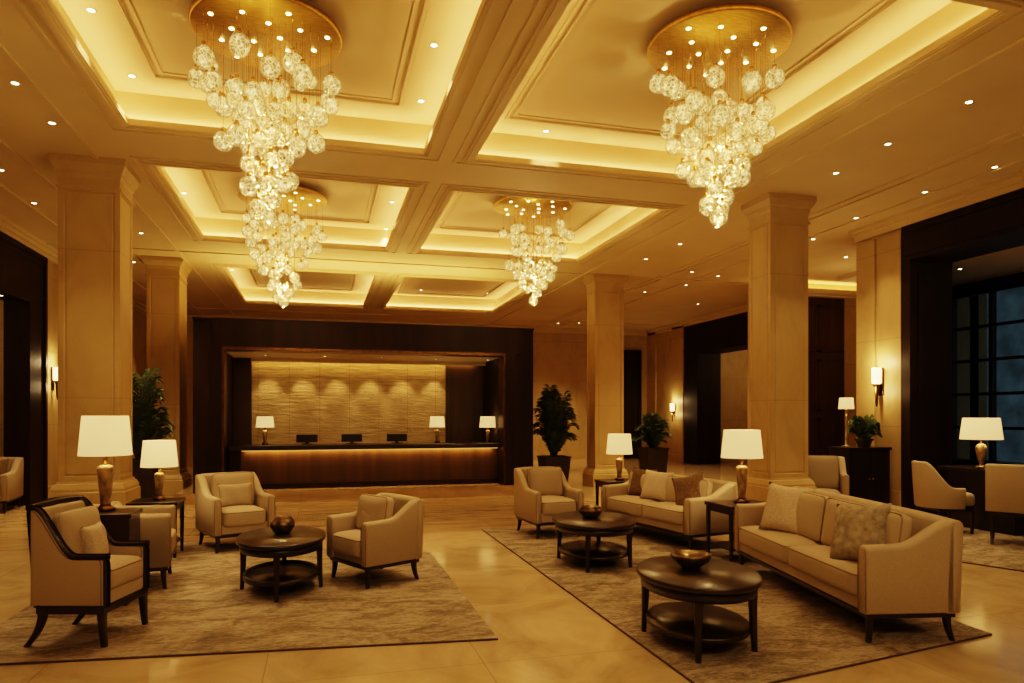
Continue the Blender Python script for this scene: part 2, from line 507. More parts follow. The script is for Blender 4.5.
# window grid
wf = MB()
y0, y1, z0, z1 = 3.0, 10.05, .62, 3.52
ny, nz = 9, 5
for k in range(ny + 1):
    y = y0 + (y1 - y0) * k / ny; t = .055 if k % 3 == 0 else .03
    wf.box(XW + .02, XW + .12, y - t, y + t, z0, z1)
for k in range(nz + 1):
    z = z0 + (z1 - z0) * k / nz; wf.box(XW + .03, XW + .11, y0, y1, z - .025, z + .025)
win = wf.build('window_1', M['black'], kind='structure')
for a in range(3):
    MB().box(XW + .06, XW + .075, y0 + (y1 - y0) * a / 3, y0 + (y1 - y0) * (a + 1) / 3, z0, z1).build('pane', M['glass'], win)
MB().box(XW - .12, XW + .02, 1.3, 10.05, .60, .64).build('window_sill', M['wood'], win)
# recess right of the near right column
wr = MB(); wr.box(8.75, 12, 12.6, 12.8, 0, H); wr.box(11.6, 11.8, 10.25, 12.6, 0, H); wr.box(9.25, 12, 10.25, 10.4, 0, H); wr.box(8.75, 8.85, 12.6, 13.0, 0, H)
wr.build('wall_right_recess', M['stone'], kind='structure')
dp = MB(); dp.box(8.80, 10.8, 12.54, 12.6, 0, 3.9)
for x in (8.85, 9.5, 10.15):
    for (za, zb) in ((.25, 1.35), (1.5, 2.6), (2.75, 3.75)):
        dp.box(x, x + .62, 12.515, 12.54, za, za + .05); dp.box(x, x + .62, 12.515, 12.54, zb - .05, zb)
        dp.box(x, x + .05, 12.515, 12.54, za, zb); dp.box(x + .57, x + .62, 12.515, 12.54, za, zb)
dp.build('door_2', M['panel2'], kind='structure')
cv = MB(); cv.box(8.5, 11.6, 12.36, 12.42, 3.93, 4.05); cv.box(8.5, 11.6, 12.36, 12.6, 3.9, 3.95)
cv.build('trim_4', M['plaster'], kind='structure')
area((10.2, 12.5, 3.97), (PI, 0, 0), 3, .06, 16)
# far right wall
w = MB(); w.box(XF, XF + .7, 18.75, YBK, 0, H); w.box(XF, XF + .7, 12.8, 14, 0, H); w.box(XF, XF + .7, 14, 18.75, 4.05, H)
w.box(XF - .05, XF, 18.8, 19.5, 0, H - .1); w.box(XF - .05, XF, 20.6, 21.2, 0, H - .1)
w.build('wall_right_far', M['stone'], kind='structure')
p = MB(); p.box(XF - .04, XF + .72, 18.0, 18.75, 0, 4.05); p.box(XF - .04, XF + .72, 14, 14.5, 0, 4.05); p.box(XF - .04, XF + .72, 14.5, 18, 3.2, 4.05)
p.box(XF - .06, XF - .04, 14, 18.75, 3.3, 3.35)
p.build('trim_5', M['panel'], kind='structure')
w = MB(); w.box(XF + .7, 14, 18.6, 18.8, 0, H); w.box(13.8, 14, 13, 18.6, 0, H); w.box(XF + .7, 14, 13, 13.2, 0, H)
w.build('wall_right_far_annex', M['stone'], kind='structure')
# back wall dark door
d = MB(); d.box(9.5, 10.2, YBK - .05, YBK, 0, 3.5); d.box(9.45, 9.55, YBK - .08, YBK - .05, 0, 3.5); d.box(10.12, 10.22, YBK - .08, YBK - .05, 0, 3.5)
d.box(9.45, 10.22, YBK - .08, YBK - .05, 3.4, 3.55)
d.build('door_3', M['panel'], kind='structure')
# wall behind the camera and cornices
wallbox('wall_front', -9, 14.5, -3.2, -3, 0, H)
wallbox('wall_front_right', XR + .7, 14.5, -3, .9, 0, H)
cn = MB()
for (a, dz) in ((.16, .05), (.10, .10), (.05, .16)):
    cn.box(XL, XL + a, -3, YBK, H - dz, H); cn.box(XR - a, XR, -3, 8.86, H - dz, H)
    cn.box(XF - a, XF, 12.8, YBK, H - dz, H); cn.box(XL, XF, YBK - a, YBK, H - dz, H)
cn.build('trim_6', M['plaster'], kind='structure')
bb = MB()
bb.box(XL, XL + .04, 13.25, YBK, 0, .22); bb.box(XL, XF, YBK - .04, YBK, 0, .22); bb.box(XF - .08, XF, 18.75, YBK, 0, .22)
bb.build('baseboard_back', M['column'], kind='structure')

# ------------------------------------------------------------------ reception niche
PX0, PX1, PY, PT, PZ = -1.96, 3.73, 12.05, 2.98, .17
OX0, OX1, OT = -1.52, 3.18, 2.47
st = MB(); st.box(-2.2, 3.95, 12.0, 16, 0, PZ)
st.build('trim_7', M['floor'], kind='structure')
pr = MB()
pr.box(PX0, OX0 - .12, PY + .1, 14.4, PZ, PT - .03); pr.box(OX1 + .2, PX1, PY + .1, 14.4, PZ, PT - .03)
pr.box(PX0 + .3, PX1 - .25, PY + .02, 14.4, OT + .04, PT)
pr.box(OX0 - .16, OX0, PY + .02, 14.3, PZ, OT + .04); pr.box(OX1, OX1 + .22, PY + .02, 14.3, PZ, OT + .04)
pr.box(PX0, PX1, 14.0, 14.4, PZ, PT - .03)
pr.box(PX0 - .0, PX1, PY + .04, PY + .1, PT - .03, PT + .0)
pr.build('trim_10', M['panel'], kind='structure')
tr = MB()
tr.box(OX0, OX0 + .035, PY - .01, PY + .35, PZ, OT); tr.box(OX1 - .035, OX1, PY - .01, PY + .35, PZ, OT); tr.box(OX0, OX1, PY - .01, PY + .35, OT, OT + .05)
tr.build('trim_8', M['bronze'], kind='structure')
wallbox('ceiling_reception', OX0, OX1, PY + .35, 14.0, OT + .0, OT + .04, mat='plaster')
BW0, BW1 = -1.22, 2.42
wallbox('wall_reception_stone', BW0, BW1, 13.85, 14.0, PZ, OT, mat='split')
q = MB(); q.box(OX0, BW0, 13.70, 14.0, PZ, OT); q.box(BW1, OX1, 13.78, 14.0, PZ, OT)
q.box(2.95, 3.15, 13.76, 13.78, PZ, 2.0); q.box(BW1 + .04, BW1 + .08, 13.76, 13.78, PZ, OT)
q.build('wall_reception_panel', M['panel2'], kind='structure')
# niche cove strip
cs = MB(); cs.box(BW0, OX1, 13.58, 13.62, OT - .07, OT - .0)
cs.build('trim_9', M['plaster'], kind='structure')
area(((BW0 + BW1) / 2 + .3, 13.70, OT - .03), (0.9, 0, 0), 4.2, .05, 7)
for k in range(6):
    spot((-.92 + k * .62, 13.52, OT - .03), 26, 60, .03, rot=(math.radians(16), 0, 0))

# added uplight with no fixture, brightens the far ceiling from above the reception surround
area((.9, 13.4, PT + .03), (PI, 0, 0), 5.2, .2, 110)
# counter
ct = thing('reception_counter', 'long dark wood reception counter with glowing strip below its top', 'counter', (.89, 12.75, PZ))
hw = 2.28
b_ = MB(); b_.box(-hw + .12, hw - .03, -.28, .3, .0, .66); b_.build('front_panel', M['panel2'], ct)
MB().box(-hw - .05, -hw + .12, -.3, .3, 0, .66).build('end_panel', M['panel'], ct); MB().box(hw - .03, hw + .05, -.3, .3, 0, .66).build('end_panel', M['panel'], ct)
MB().box(-hw - .05, hw + .05, -.42, .36, .66, .735).build('countertop', M['wood'], ct, bevel=.006)
MB().box(-hw + .12, hw - .03, -.30, -.28, 0, .09).build('kick_plate', M['panel'], ct)
MB().box(-hw + .14, hw - .05, -.40, -.385, .645, .66).build('light_strip', mat_emit('counter_led', (1, .55, .15), .5), ct)
area((.92, 12.75 - .325, PZ + .650), (0.35, 0, 0), 4.25, .04, 20.0, col=(1, .58, .20))
TOPZ = PZ + .735

def monitor(x, label):
    t = thing('computer_monitor', label, 'monitor', (x, 12.85, TOPZ), 0, 'monitors on the reception counter')
    MB().box(-.18, .18, -.02, .02, .035, .17).build('screen', M['black'], t, bevel=.006)
    MB().box(-.03, .03, -.01, .03, .0, .05).build('stand', M['black'], t)
    MB().box(-.09, .09, -.06, .08, 0, .012).build('base', M['black'], t)
monitor(-.22, 'black monitor on the reception counter, nearest the single lamp at its end')
monitor(.55, 'black monitor at the middle of the reception counter, between two other monitors')
monitor(1.35, 'black monitor on the reception counter, nearest the pair of lamps')

# ------------------------------------------------------------------ columns
def column(name_label, x0, x1, y0, y1, plinth):
    cx, cy = (x0 + x1) / 2, (y0 + y1) / 2
    t = thing('column', name_label, 'column', (cx, cy, 0))
    a, b2 = (x1 - x0) / 2, (y1 - y0) / 2      # capital half sizes
    s = .07                                   # shaft inset
    def sq(da, z): return [(-a + da, -b2 + da, z), (a - da, -b2 + da, z), (a - da, b2 - da, z), (-a + da, b2 - da, z)]
    # shaft with sunk panels
    me = bpy.data.meshes.new('shaft'); bm = bmesh.new()
    lo = [bm.verts.new(p) for p in sq(s, plinth)]; hi = [bm.verts.new(p) for p in sq(s, H - .30)]
    fs = [bm.faces.new((lo[k], lo[(k + 1) % 4], hi[(k + 1) % 4], hi[k])) for k in range(4)]
    bmesh.ops.recalc_face_normals(bm, faces=bm.faces)
    r = bmesh.ops.inset_individual(bm, faces=fs, thickness=.075, depth=0)
    r = bmesh.ops.inset_individual(bm, faces=fs, thickness=.012, depth=-.014)
    r = bmesh.ops.inset_individual(bm, faces=fs, thickness=.02, depth=0)
    r = bmesh.ops.inset_individual(bm, faces=fs, thickness=.01, depth=.008)
    bm.to_mesh(me); bm.free(); me.materials.append(M['column'])
    link(bpy.data.objects.new('shaft', me), t)
    cp = MB()
    cp.loft([sq(.055, H - .34), sq(.055, H - .31), sq(.075, H - .31), sq(.07, H - .22), sq(.055, H - .18), sq(.055, H - .15), sq(.035, H - .13), sq(.008, H - .07), sq(0, H - .07), sq(0, H)], True, False)
    cp.build('capital', M['column'], t)
    pl = MB()
    pl.loft([sq(.0, 0), sq(.0, plinth - .12), sq(.012, plinth - .11), sq(.012, plinth - .08), sq(.035, plinth - .03), sq(.05, plinth - .02), sq(.055, plinth), ], True, False)
    pl.build('plinth', M['column'], t)
    return t
column('broad limestone column nearest on the left, behind the tall table lamp', -2.78, -2.04, 8.45, 9.12, .70)
column('slimmer looking limestone column in the distance beside the reception surround, behind the potted palm', -3.0, -2.33, 13.45, 14.3, .38)
column('broad limestone column nearest on the right, between the two sofas and the window', 5.40, 6.10, 7.57, 8.17, .62)
column('limestone column in the distance between the two floor palms', 5.17, 5.92, 12.82, 13.4, .36)

# ------------------------------------------------------------------ rugs
def rug(pts, label):
    t = MB()
    t.add([(x, y, 0.001) for x, y in pts] + [(x, y, .0145) for x, y in pts],
          [(3, 2, 1, 0), (4, 5, 6, 7), (0, 1, 5, 4), (1, 2, 6, 5), (2, 3, 7, 6), (3, 0, 4, 7)])
    o = t.build('area_rug', M['rug']); tag(o, label, 'rug')
    e = MB()
    e.tube([(x, y, .007) for x, y in pts] + [(*pts[0], .007)], .006, 6)
    e.build('binding', M['rug_edge'], o)
    return o
rug([(-2.08, 4.63), (1.08, 4.28), (1.09, 7.15), (-2.05, 8.75)], 'mottled brown rug under the round coffee table and three beige armchairs')
rug([(1.9, 3.13), (4.17, 3.53), (4.35, 8.65), (1.93, 8.43)], 'long mottled brown rug under the two oval coffee tables and sofas')
rug([(5.5, 6.36), (6.35, 4.4), (9.7, 5.4), (9.3, 7.75)], 'mottled brown rug under the chairs by the dark window')

# ------------------------------------------------------------------ upholstery helpers
def sstep(a, b, x):
    t = max(0, min(1, (x - a) / (b - a))); return t * t * (3 - 2 * t)

def ring_pts(t, z0, h, r):
    r = min(r, t * .48)
    q = [(-t / 2 + .01, z0), (t / 2 - .01, z0), (t / 2, z0 + .01)]
    for k in range(6):
        a = PI / 2 * k / 5
        q.append((t / 2 - r + r * math.cos(a), h - r + r * math.sin(a)))
    for k in range(6):
        a = PI / 2 + PI / 2 * k / 5
        q.append((-t / 2 + r + r * math.cos(a), h - r + r * math.sin(a)))
    q.append((-t / 2, z0 + .01))
    return q

def sweep_shell(path, normals, tops, t, z0, r=.035, lean=0.0, end_round=.02):
    """path: xy list, normals: xy unit list (outward), tops: heights"""
    rings = []
    n = len(path)
    def ring(i, inset):
        (px, py), (nx, ny), h = path[i], normals[i], tops[i]
        out = []
        for s, z in ring_pts(t, z0, h, r):
            k = (z - z0) / max(.01, h - z0)
            ss = s * (1 - inset / t * 2); zz = z if z < z0 + .02 else z - (inset if z > h - r * 1.01 else inset * .3)
            o = ss + lean * (z - z0)
            out.append((px + nx * o, py + ny * o, zz))
        return out
    m = MB()
    seq = [ring(i, 0) for i in range(n)]
    def shift(rg, i, j, d):
        dx, dy = path[i][0] - path[j][0], path[i][1] - path[j][1]
        L = math.hypot(dx, dy) or 1
        return [(x + dx / L * d, y + dy / L * d, z) for x, y, z in rg]
    if end_round:
        first = [shift(ring(0, end_round), 0, 1, end_round), shift(ring(0, end_round * .3), 0, 1, end_round * .75)]
        last = [shift(ring(n - 1, end_round * .3), n - 1, n - 2, end_round * .75), shift(ring(n - 1, end_round), n - 1, n - 2, end_round)]
        seq = first + seq + last
    m.loft(seq, True, True)
    return m

def soft_box(w, d, h, r=.04, bulge=.02, n=8, front=0.0):
    """rounded, slightly crowned cushion, centred in x,y, base z=0"""
    vs, idx, fs = [], {}, []
    def vert(x, y, z):
        key = (round(x, 4), round(y, 4), round(z, 4))
        if key in idx: return idx[key]
        p = Vector((x * w / 2, y * d / 2, z * h / 2))
        core = Vector((max(-w / 2 + r, min(w / 2 - r, p.x)), max(-d / 2 + r, min(d / 2 - r, p.y)), max(-h / 2 + r, min(h / 2 - r, p.z))))
        dv = p - core
        if dv.length > 1e-6: p = core + dv.normalized() * r
        k = (1 - x * x) * (1 - y * y)
        p.z += bulge * max(0, k) * (1 if z > 0 else -.3) * abs(z)
        p.y -= front * (1 - x * x) * (1 if y < 0 else 0) * abs(y) * (1 - z * z * .5)
        idx[key] = len(vs); vs.append((p.x, p.y, p.z + h / 2)); return idx[key]
    g = [-1 + 2 * k / n for k in range(n + 1)]
    # denser near the rim
    def warp(t): return math.copysign(abs(t) ** .7, t)
    g = [warp(t) for t in g]
    for a in range(n):
        for b in range(n):
            for s in (-1, 1):
                for ax in range(3):
                    c = []
                    for (u, v) in ((g[a], g[b]), (g[a + 1], g[b]), (g[a + 1], g[b + 1]), (g[a], g[b + 1])):
                        c.append(vert(*[(s, u, v), (u, s, v), (u, v, s)][ax]))
                    if len(set(c)) == 4: fs.append(tuple(c))
    m = MB(); m.add(vs, fs, True)
    return m

def throw_pillow(size, thick, mat, n=14, tall=1.0):
    """knife-edge square pillow standing in the x-z plane, base z=0, with pulled corners and soft dents"""
    vs, fs = [], []
    def P(i, j, s):
        u, v = -1 + 2 * i / n, -1 + 2 * j / n
        e = 1 - .10 * (1 - abs(u) ** 2.0) * abs(v) ** 2
        f = 1 - .10 * (1 - abs(v) ** 2.0) * abs(u) ** 2
        x, z = u * f * size / 2, v * e * size / 2
        th = thick / 2 * (max(0, 1 - u ** 4) * max(0, 1 - v ** 4)) ** .55
        th *= 1 - .12 * math.sin(3.1 * u + 1.3 * v) ** 2
        return (x, s * th, (z + size / 2) * tall)
    for s in (-1, 1):
        b = len(vs)
        for i in range(n + 1):
            for j in range(n + 1): vs.append(P(i, j, s))
        for i in range(n):
            for j in range(n):
                a = b + i * (n + 1) + j
                fs.append((a, a + 1, a + n + 2, a + n + 1))
    m = MB(); m.add(vs, fs, True)
    o = m.build('throw_pillow', mat)
    bm = bmesh.new(); bm.from_mesh(o.data); bmesh.ops.remove_doubles(bm, verts=bm.verts, dist=.0005)
    bmesh.ops.recalc_face_normals(bm, faces=bm.faces); bm.to_mesh(o.data); bm.free()
    for q in o.data.polygons: q.use_smooth = True
    return o

def pillow_on(root, x, y, z, size, thick, mat, label, rx=-.25, rz=0.0, roll=0.0, group=None, tall=1.0):
    o = throw_pillow(size, thick, mat, tall=tall)
    o.location = local(root, x, y, z)
    o.rotation_euler = Matrix.Rotation(root.rotation_euler.z + rz, 3, 'Z').to_4x4().to_3x3() .__matmul__(Matrix.Rotation(rx, 3, 'X')).__matmul__(Matrix.Rotation(roll, 3, 'Y')).to_euler()
    return tag(o, label, 'pillow', group)

def taper_leg(m, x, y, h, w0, w1, dx=0, dy=0, z0=0.0):
    rings = []
    for k in range(6):
        t = k / 5
        w = w0 + (w1 - w0) * (1 - t) ** 1.0
        ox, oy = dx * (1 - t) ** 2, dy * (1 - t) ** 2
        c = .2 * w
        q = []
        for a, b in ((-1, -1), (1, -1), (1, 1), (-1, 1)):
            if a * b > 0: q += [(x + ox + a * w / 2, y + oy + b * (w / 2 - c), z0 + h * t), (x + ox + a * (w / 2 - c), y + oy + b * w / 2, z0 + h * t)]
            else: q += [(x + ox + a * (w / 2 - c), y + oy + b * w / 2, z0 + h * t), (x + ox + a * w / 2, y + oy + b * (w / 2 - c), z0 + h * t)]
        rings.append(q)
    return m.loft(rings, True, False)

def cushion_part(root, name, mat, w, d, h, loc, rx=0.0, r=.04, bulge=.02, pip=True, rz=0.0):
    o = soft_box(w, d, h, r, bulge).build(name, mat, root)
    o.location = loc; o.rotation_euler = (rx, 0, rz)
    if pip:
        m = MB()
        for z in (h - r * .55,):
            e = r * .28
            x, y = w / 2 - e * .55, d / 2 - e * .55
            pts = []
            for (sx, sy) in ((-1, -1), (1, -1), (1, 1), (-1, 1)):
                for k in range(4):
                    a = {(-1, -1): PI, (1, -1): 1.5 * PI, (1, 1): 0, (-1, 1): .5 * PI}[(sx, sy)] + PI / 2 * k / 3
                    pts.append((sx * (x - r * .8) + r * .8 * math.cos(a), sy * (y - r * .8) + r * .8 * math.sin(a), z + e * .3))
            m.tube(pts + [pts[0]], .005, 5, False)
        m.build('piping', M['piping'], o)
    return o

def upholstered(name, label, cat, loc, rz, W, D, hb, ha, seats=1, t=.09, mat='fabric', leg_h=.15, back_cush=True, seat_z=.42, group=None, split=.42, cush_h=.17, z0=None):
    root = thing(name, label, cat, loc, rz, group)
    fm = M[mat]
    rail_h = .03
    zb = leg_h + rail_h
    hw, hd = W / 2, D / 2
    # legs
    for sx in (-1, 1):
        for sy in (-1, 1):
            m = MB(); taper_leg(m, sx * (hw - .055), sy * (hd - .055), leg_h, .045, .028, sx * .012, (.03 if sy > 0 else -.012))
            m.build('leg', M['wood'], root)
    MB().box(-hw + .02, hw - .02, -hd + .02, hd - .02, leg_h, zb).build('wood_rail', M['wood'], root, bevel=.004)
    # seat base
    MB().box(-hw + t * .6, hw - t * .6, -hd + .025, hd - t * .5, zb, seat_z - cush_h + .03).build('seat_base', fm, root, bevel=.012)
    # arms
    n = 18
    for s in (-1, 1):
        path, nor, top = [], [], []
        for k in range(n):
            f = k / (n - 1)
            y = -hd + .02 + f * (D - .04 - t * .3)
            path.append((s * (hw - t / 2), y)); nor.append((s, 0))
            top.append(ha + (hb - .015 - ha) * sstep(split, 1.0, f) ** 1.15 - .012 * (1 - f))
        arm = sweep_shell(path, nor, top, t, zb, r=.035, end_round=.018).build('arm', fm, root)
        # piping along the front edge
        pp = MB(); y = -hd - .001
        for q in (-1, 1):
            xx = s * (hw - t / 2) + q * (t / 2 - .008)
            pp.tube([(xx, y + .006, zb + .01), (xx, y + .004, top[0] - .06), (xx - q * .012, y + .006, top[0] - .02), (xx - q * .03, y + .01, top[0] - .009)], .0045, 5)
        pp.build('piping', M['piping'], arm)
    # back
    path = [(-hw + .012 + (W - .024) * k / 12, hd - t / 2 - .0) for k in range(13)]
    sweep_shell(path, [(0, 1)] * 13, [hb - .012 * abs(-1 + k / 6) ** 4 for k in range(13)], t, zb, r=.04, lean=.04, end_round=.012).build('backrest', fm, root)
    # cushions
    iw = W - 2 * t - .01
    cw = iw / seats
    cd_ = D - t - .02
    for k in range(seats):
        x = -iw / 2 + cw * (k + .5)
        cushion_part(root, 'seat_cushion', fm, cw - .006, cd_, cush_h, (x, -hd + .0 + cd_ / 2 - .012, seat_z - cush_h), r=.045, bulge=.022)
        if back_cush:
            bh = hb - seat_z + .02
            cushion_part(root, 'back_cushion', fm, cw - .012, bh, .11, (x, hd - t - .135, seat_z + bh / 2 - .015), rx=PI / 2 - .15, r=.045, bulge=.03)
    return root

# ------------------------------------------------------------------ seating
sofa_n = upholstered('sofa', 'large beige two seat sofa nearest the viewer, sloping arms and two square pillows', 'sofa', (3.73, 4.53, .0145), math.radians(-101.5), 2.11, .61, .765, .61, seats=2, t=.10, split=.35)
pillow_on(sofa_n, -.46, -.14, .42, .42, .15, M['pillow'], 'pale square pillow on the nearest sofa, at the end by the lamp table', rx=-.30, rz=.6, roll=.06)
pillow_on(sofa_n, .72, -.18, .42, .42, .15, M['pillow_grey'], 'olive grey square pillow on the nearest sofa, leaning by its closer arm', rx=-.36, rz=.35, roll=-.14)
sofa_f = upholstered('sofa', 'beige sofa farther back, beside the palm in the corner, with three pillows', 'sofa', (3.80, 7.25, .0145), math.radians(-79.6), 1.65, .66, .70, .56, seats=2, t=.11, split=.4)
pillow_on(sofa_f, -.42, -.04, .42, .36, .13, M['pillow_dark'], 'dark brown pillow in the far corner of the farther sofa', rx=-.3, rz=.3)
pillow_on(sofa_f, -.08, -.10, .42, .36, .14, M['pillow'], 'pale square pillow on the farther sofa in front of the dark brown one', rx=-.3, rz=.5, roll=.08)
pillow_on(sofa_f, .55, -.08, .42, .36, .13, M['pillow_dark'], 'brown pillow on the farther sofa leaning alone near the lamp table', rx=-.3, rz=.5, roll=-.25)

ac_a = upholstered('armchair', 'beige upholstered armchair facing the viewer, behind the round coffee table', 'armchair', (-.88, 8.04, .0145), math.radians(23), .63, .70, .77, .57, t=.085, seat_z=.42)
pillow_on(ac_a, .0, -.04, .42, .36, .12, M['fabric'], 'small beige cushion on the armchair behind the round coffee table', rx=-.2, tall=.72)
ac_b = upholstered('armchair', 'beige upholstered armchair turned towards the round coffee table, seen from its side', 'armchair', (.45, 6.13, .0145), math.radians(-62), .64, .56, .70, .55, t=.085, seat_z=.40)
pillow_on(ac_b, .0, -.06, .40, .33, .11, M['fabric'], 'small beige cushion on the armchair seen from its side', rx=-.2, tall=.65)
ac_c = upholstered('armchair', 'beige upholstered armchair at the head of the long rug, near the reception counter', 'armchair', (2.61, 7.9, .0145), math.radians(5), .60, .70, .77, .55, t=.075, seat_z=.43)
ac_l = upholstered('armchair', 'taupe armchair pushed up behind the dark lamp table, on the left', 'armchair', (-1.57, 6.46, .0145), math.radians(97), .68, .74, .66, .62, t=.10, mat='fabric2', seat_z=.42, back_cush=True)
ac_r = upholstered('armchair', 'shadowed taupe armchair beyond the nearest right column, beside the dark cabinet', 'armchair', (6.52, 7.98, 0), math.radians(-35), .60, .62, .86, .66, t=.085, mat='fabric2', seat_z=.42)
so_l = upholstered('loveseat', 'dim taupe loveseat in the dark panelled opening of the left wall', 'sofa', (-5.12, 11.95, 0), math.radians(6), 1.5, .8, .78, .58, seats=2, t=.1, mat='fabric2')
pillow_on(so_l, .45, .0, .41, .38, .14, M['pillow_dark'], 'brown pillow on the loveseat in the dark opening', rx=-.3, rz=-.2)

# wood framed armchair, front left
def wood_chair(loc, rz):
    r = thing('wood_framed_armchair', 'pale seated armchair with exposed dark wood frame, nearest on the left', 'armchair', loc, rz)
    W, D, hb, ha = .52, .45, .855, .555
    hw, hd = W / 2, D / 2
    for sx in (-1, 1):
        m = MB(); taper_leg(m, sx * (hw - .03), -hd + .03, .22, .05, .034, 0, -.015); m.build('leg', M['wood'], r)
        m = MB(); taper_leg(m, sx * (hw - .03), hd - .06, .22, .05, .034, 0, .10); m.build('leg', M['wood'], r)
    m = MB(); m.box(-hw + .005, hw - .005, -hd + .005, hd - .03, .20, .245); m.build('wood_rail', M['wood'], r, bevel=.005)
    def top(f): return ha - .01 + (hb - ha) * sstep(.40, 1.0, f) ** 1.1
    def yb(f): return -hd + .02 + f * (D + .0)
    n = 20
    for s in (-1, 1):
        path, nor, tp = [], [], []
        for k in range(n):
            f = k / (n - 1)
            path.append((s * (hw - .035), yb(f) - .02 * f)); nor.append((s, 0)); tp.append(top(f) - .012)
        sweep_shell(path, nor, tp, .05, .245, r=.01, end_round=0.006).build('arm_panel', M['fabric'], r)
        m = MB()
        pts = [(s * (hw - .035), -hd + .012, .24), (s * (hw - .035), -hd + .012, ha - .06), (s * (hw - .035), -hd + .02, ha - .025)]
        m.bar(pts, (1, 0, 0), .058, .04)
        pts = [(s * (hw - .035), -hd - .005, ha - .012)] + [(s * (hw - .035), yb(k / (n - 1)) - .01, top(k / (n - 1)) - .004) for k in range(1, n)]
        m.bar(pts, (1, 0, 0), .058, .036)
        m.bar([(s * (hw - .035), hd - .03, .24), (s * (hw - .035), hd - .0, .6), (s * (hw - .035), hd + .02, hb - .0)], (1, 0, 0), .05, .04)
        m.build('arm_frame', M['wood'], r)
    m = MB(); m.bar([(-hw + .01, hd + .012, hb - .008), (0, hd + .012, hb + .004), (hw - .01, hd + .012, hb - .008)], (0, 1, 0), .05, .04)
    m.build('top_rail', M['wood'], r)
    path = [(-hw + .06 + (W - .12) * k / 8, hd - .06) for k in range(9)]
    sweep_shell(path, [(0, 1)] * 9, [hb - .02] * 9, .07, .245, r=.02, lean=.09, end_round=.008).build('backrest', M['fabric'], r)
    MB().box(-hw + .06, hw - .06, -hd + .01, hd - .08, .245, .33).build('seat_base', M['fabric'], r, bevel=.01)
    cushion_part(r, 'seat_cushion', M['fabric'], W - .125, D - .08, .15, (0, -.05, .32), r=.045, bulge=.025)
    cushion_part(r, 'back_cushion', M['fabric'], W - .13, .37, .07, (0, hd - .10, .615), rx=PI / 2 - .14, r=.04, bulge=.03)
    return r
wc = wood_chair((-1.40, 5.03, .0145), math.radians(74))
pillow_on(wc, .02, -.02, .47, .24, .11, M['pillow'], 'small pale lumbar cushion on the wood framed armchair', rx=-.2, rz=.1)

# tub chairs by the window
def tub_chair(label, loc, rz, high=.86, leg=.30, mat='fabric'):
    r = thing('tub_chair', label, 'chair', loc, rz, None)
    W, D = .58, .58
    hw = W / 2
    path, nor, tp = [], [], []
    n = 30
    R = hw - .035
    L = .10
    tot = 2 * L + PI * R
    for k in range(n):
        s = tot * k / (n - 1)
        if s < L: x, y, nx, ny = -R, -.13 + s, -1, 0
        elif s < L + PI * R:
            a = PI - (s - L) / R
            x, y, nx, ny = R * math.cos(a), -.13 + L + R * math.sin(a), math.cos(a), math.sin(a)
        else: x, y, nx, ny = R, -.13 + L - (s - L - PI * R), 1, 0
        f = abs(s / tot - .5) * 2
        path.append((x, y)); nor.append((nx, ny)); tp.append(.55 + (high - .55) * (1 - sstep(.20, .78, f)))
    sweep_shell(path, nor, tp, .06, leg, r=.028, lean=.06, end_round=.014).build('tub_back', M[mat], r)
    m = soft_box(W - .13, .46, .16, .05, .02).build('seat_cushion', M[mat], r); m.location = (0, -.08, leg + .02)
    MB().box(-R + .05, R - .05, -.29, .12, leg - .04, leg + .04).build('seat_base', M['wood'], r, bevel=.01)
    for sx in (-1, 1):
        for sy in (-.26, .12):
            q = MB(); taper_leg(q, sx * (R - .04), sy, leg - .03, .042, .026, 0, .04 if sy > 0 else 0); q.build('leg', M['wood'], r)
    return r
tub_chair('beige tub chair with curved back, side on to the dark desk by the window', (7.22, 6.80, .0145), math.radians(75), high=.85)
def side_chair(label, loc, rz):
    r = thing('dining_chair', label, 'chair', loc, rz)
    path = [(-.265 + .53 * k / 10, .24 - .03 * (1 - (k / 5 - 1) ** 2) * -1) for k in range(11)]
    sweep_shell(path, [(0, 1)] * 11, [.88] * 11, .075, .36, r=.03, lean=.12, end_round=.02).build('backrest', M['fabric'], r)
    q = soft_box(.55, .52, .14, .045, .02).build('seat_cushion', M['fabric'], r); q.location = (0, -.02, .35)
    MB().box(-.25, .25, -.25, .24, .31, .37).build('seat_frame', M['wood'], r, bevel=.008)
    for sx in (-1, 1):
        for sy in (-.22, .21):
            q = MB(); taper_leg(q, sx * .225, sy, .32, .045, .028, 0, .05 if sy > 0 else 0); q.build('leg', M['wood'], r)
    return r
side_chair('beige straight backed chair cut off at the picture edge, its back to the viewer', (7.38, 5.94, .0145), math.radians(129))

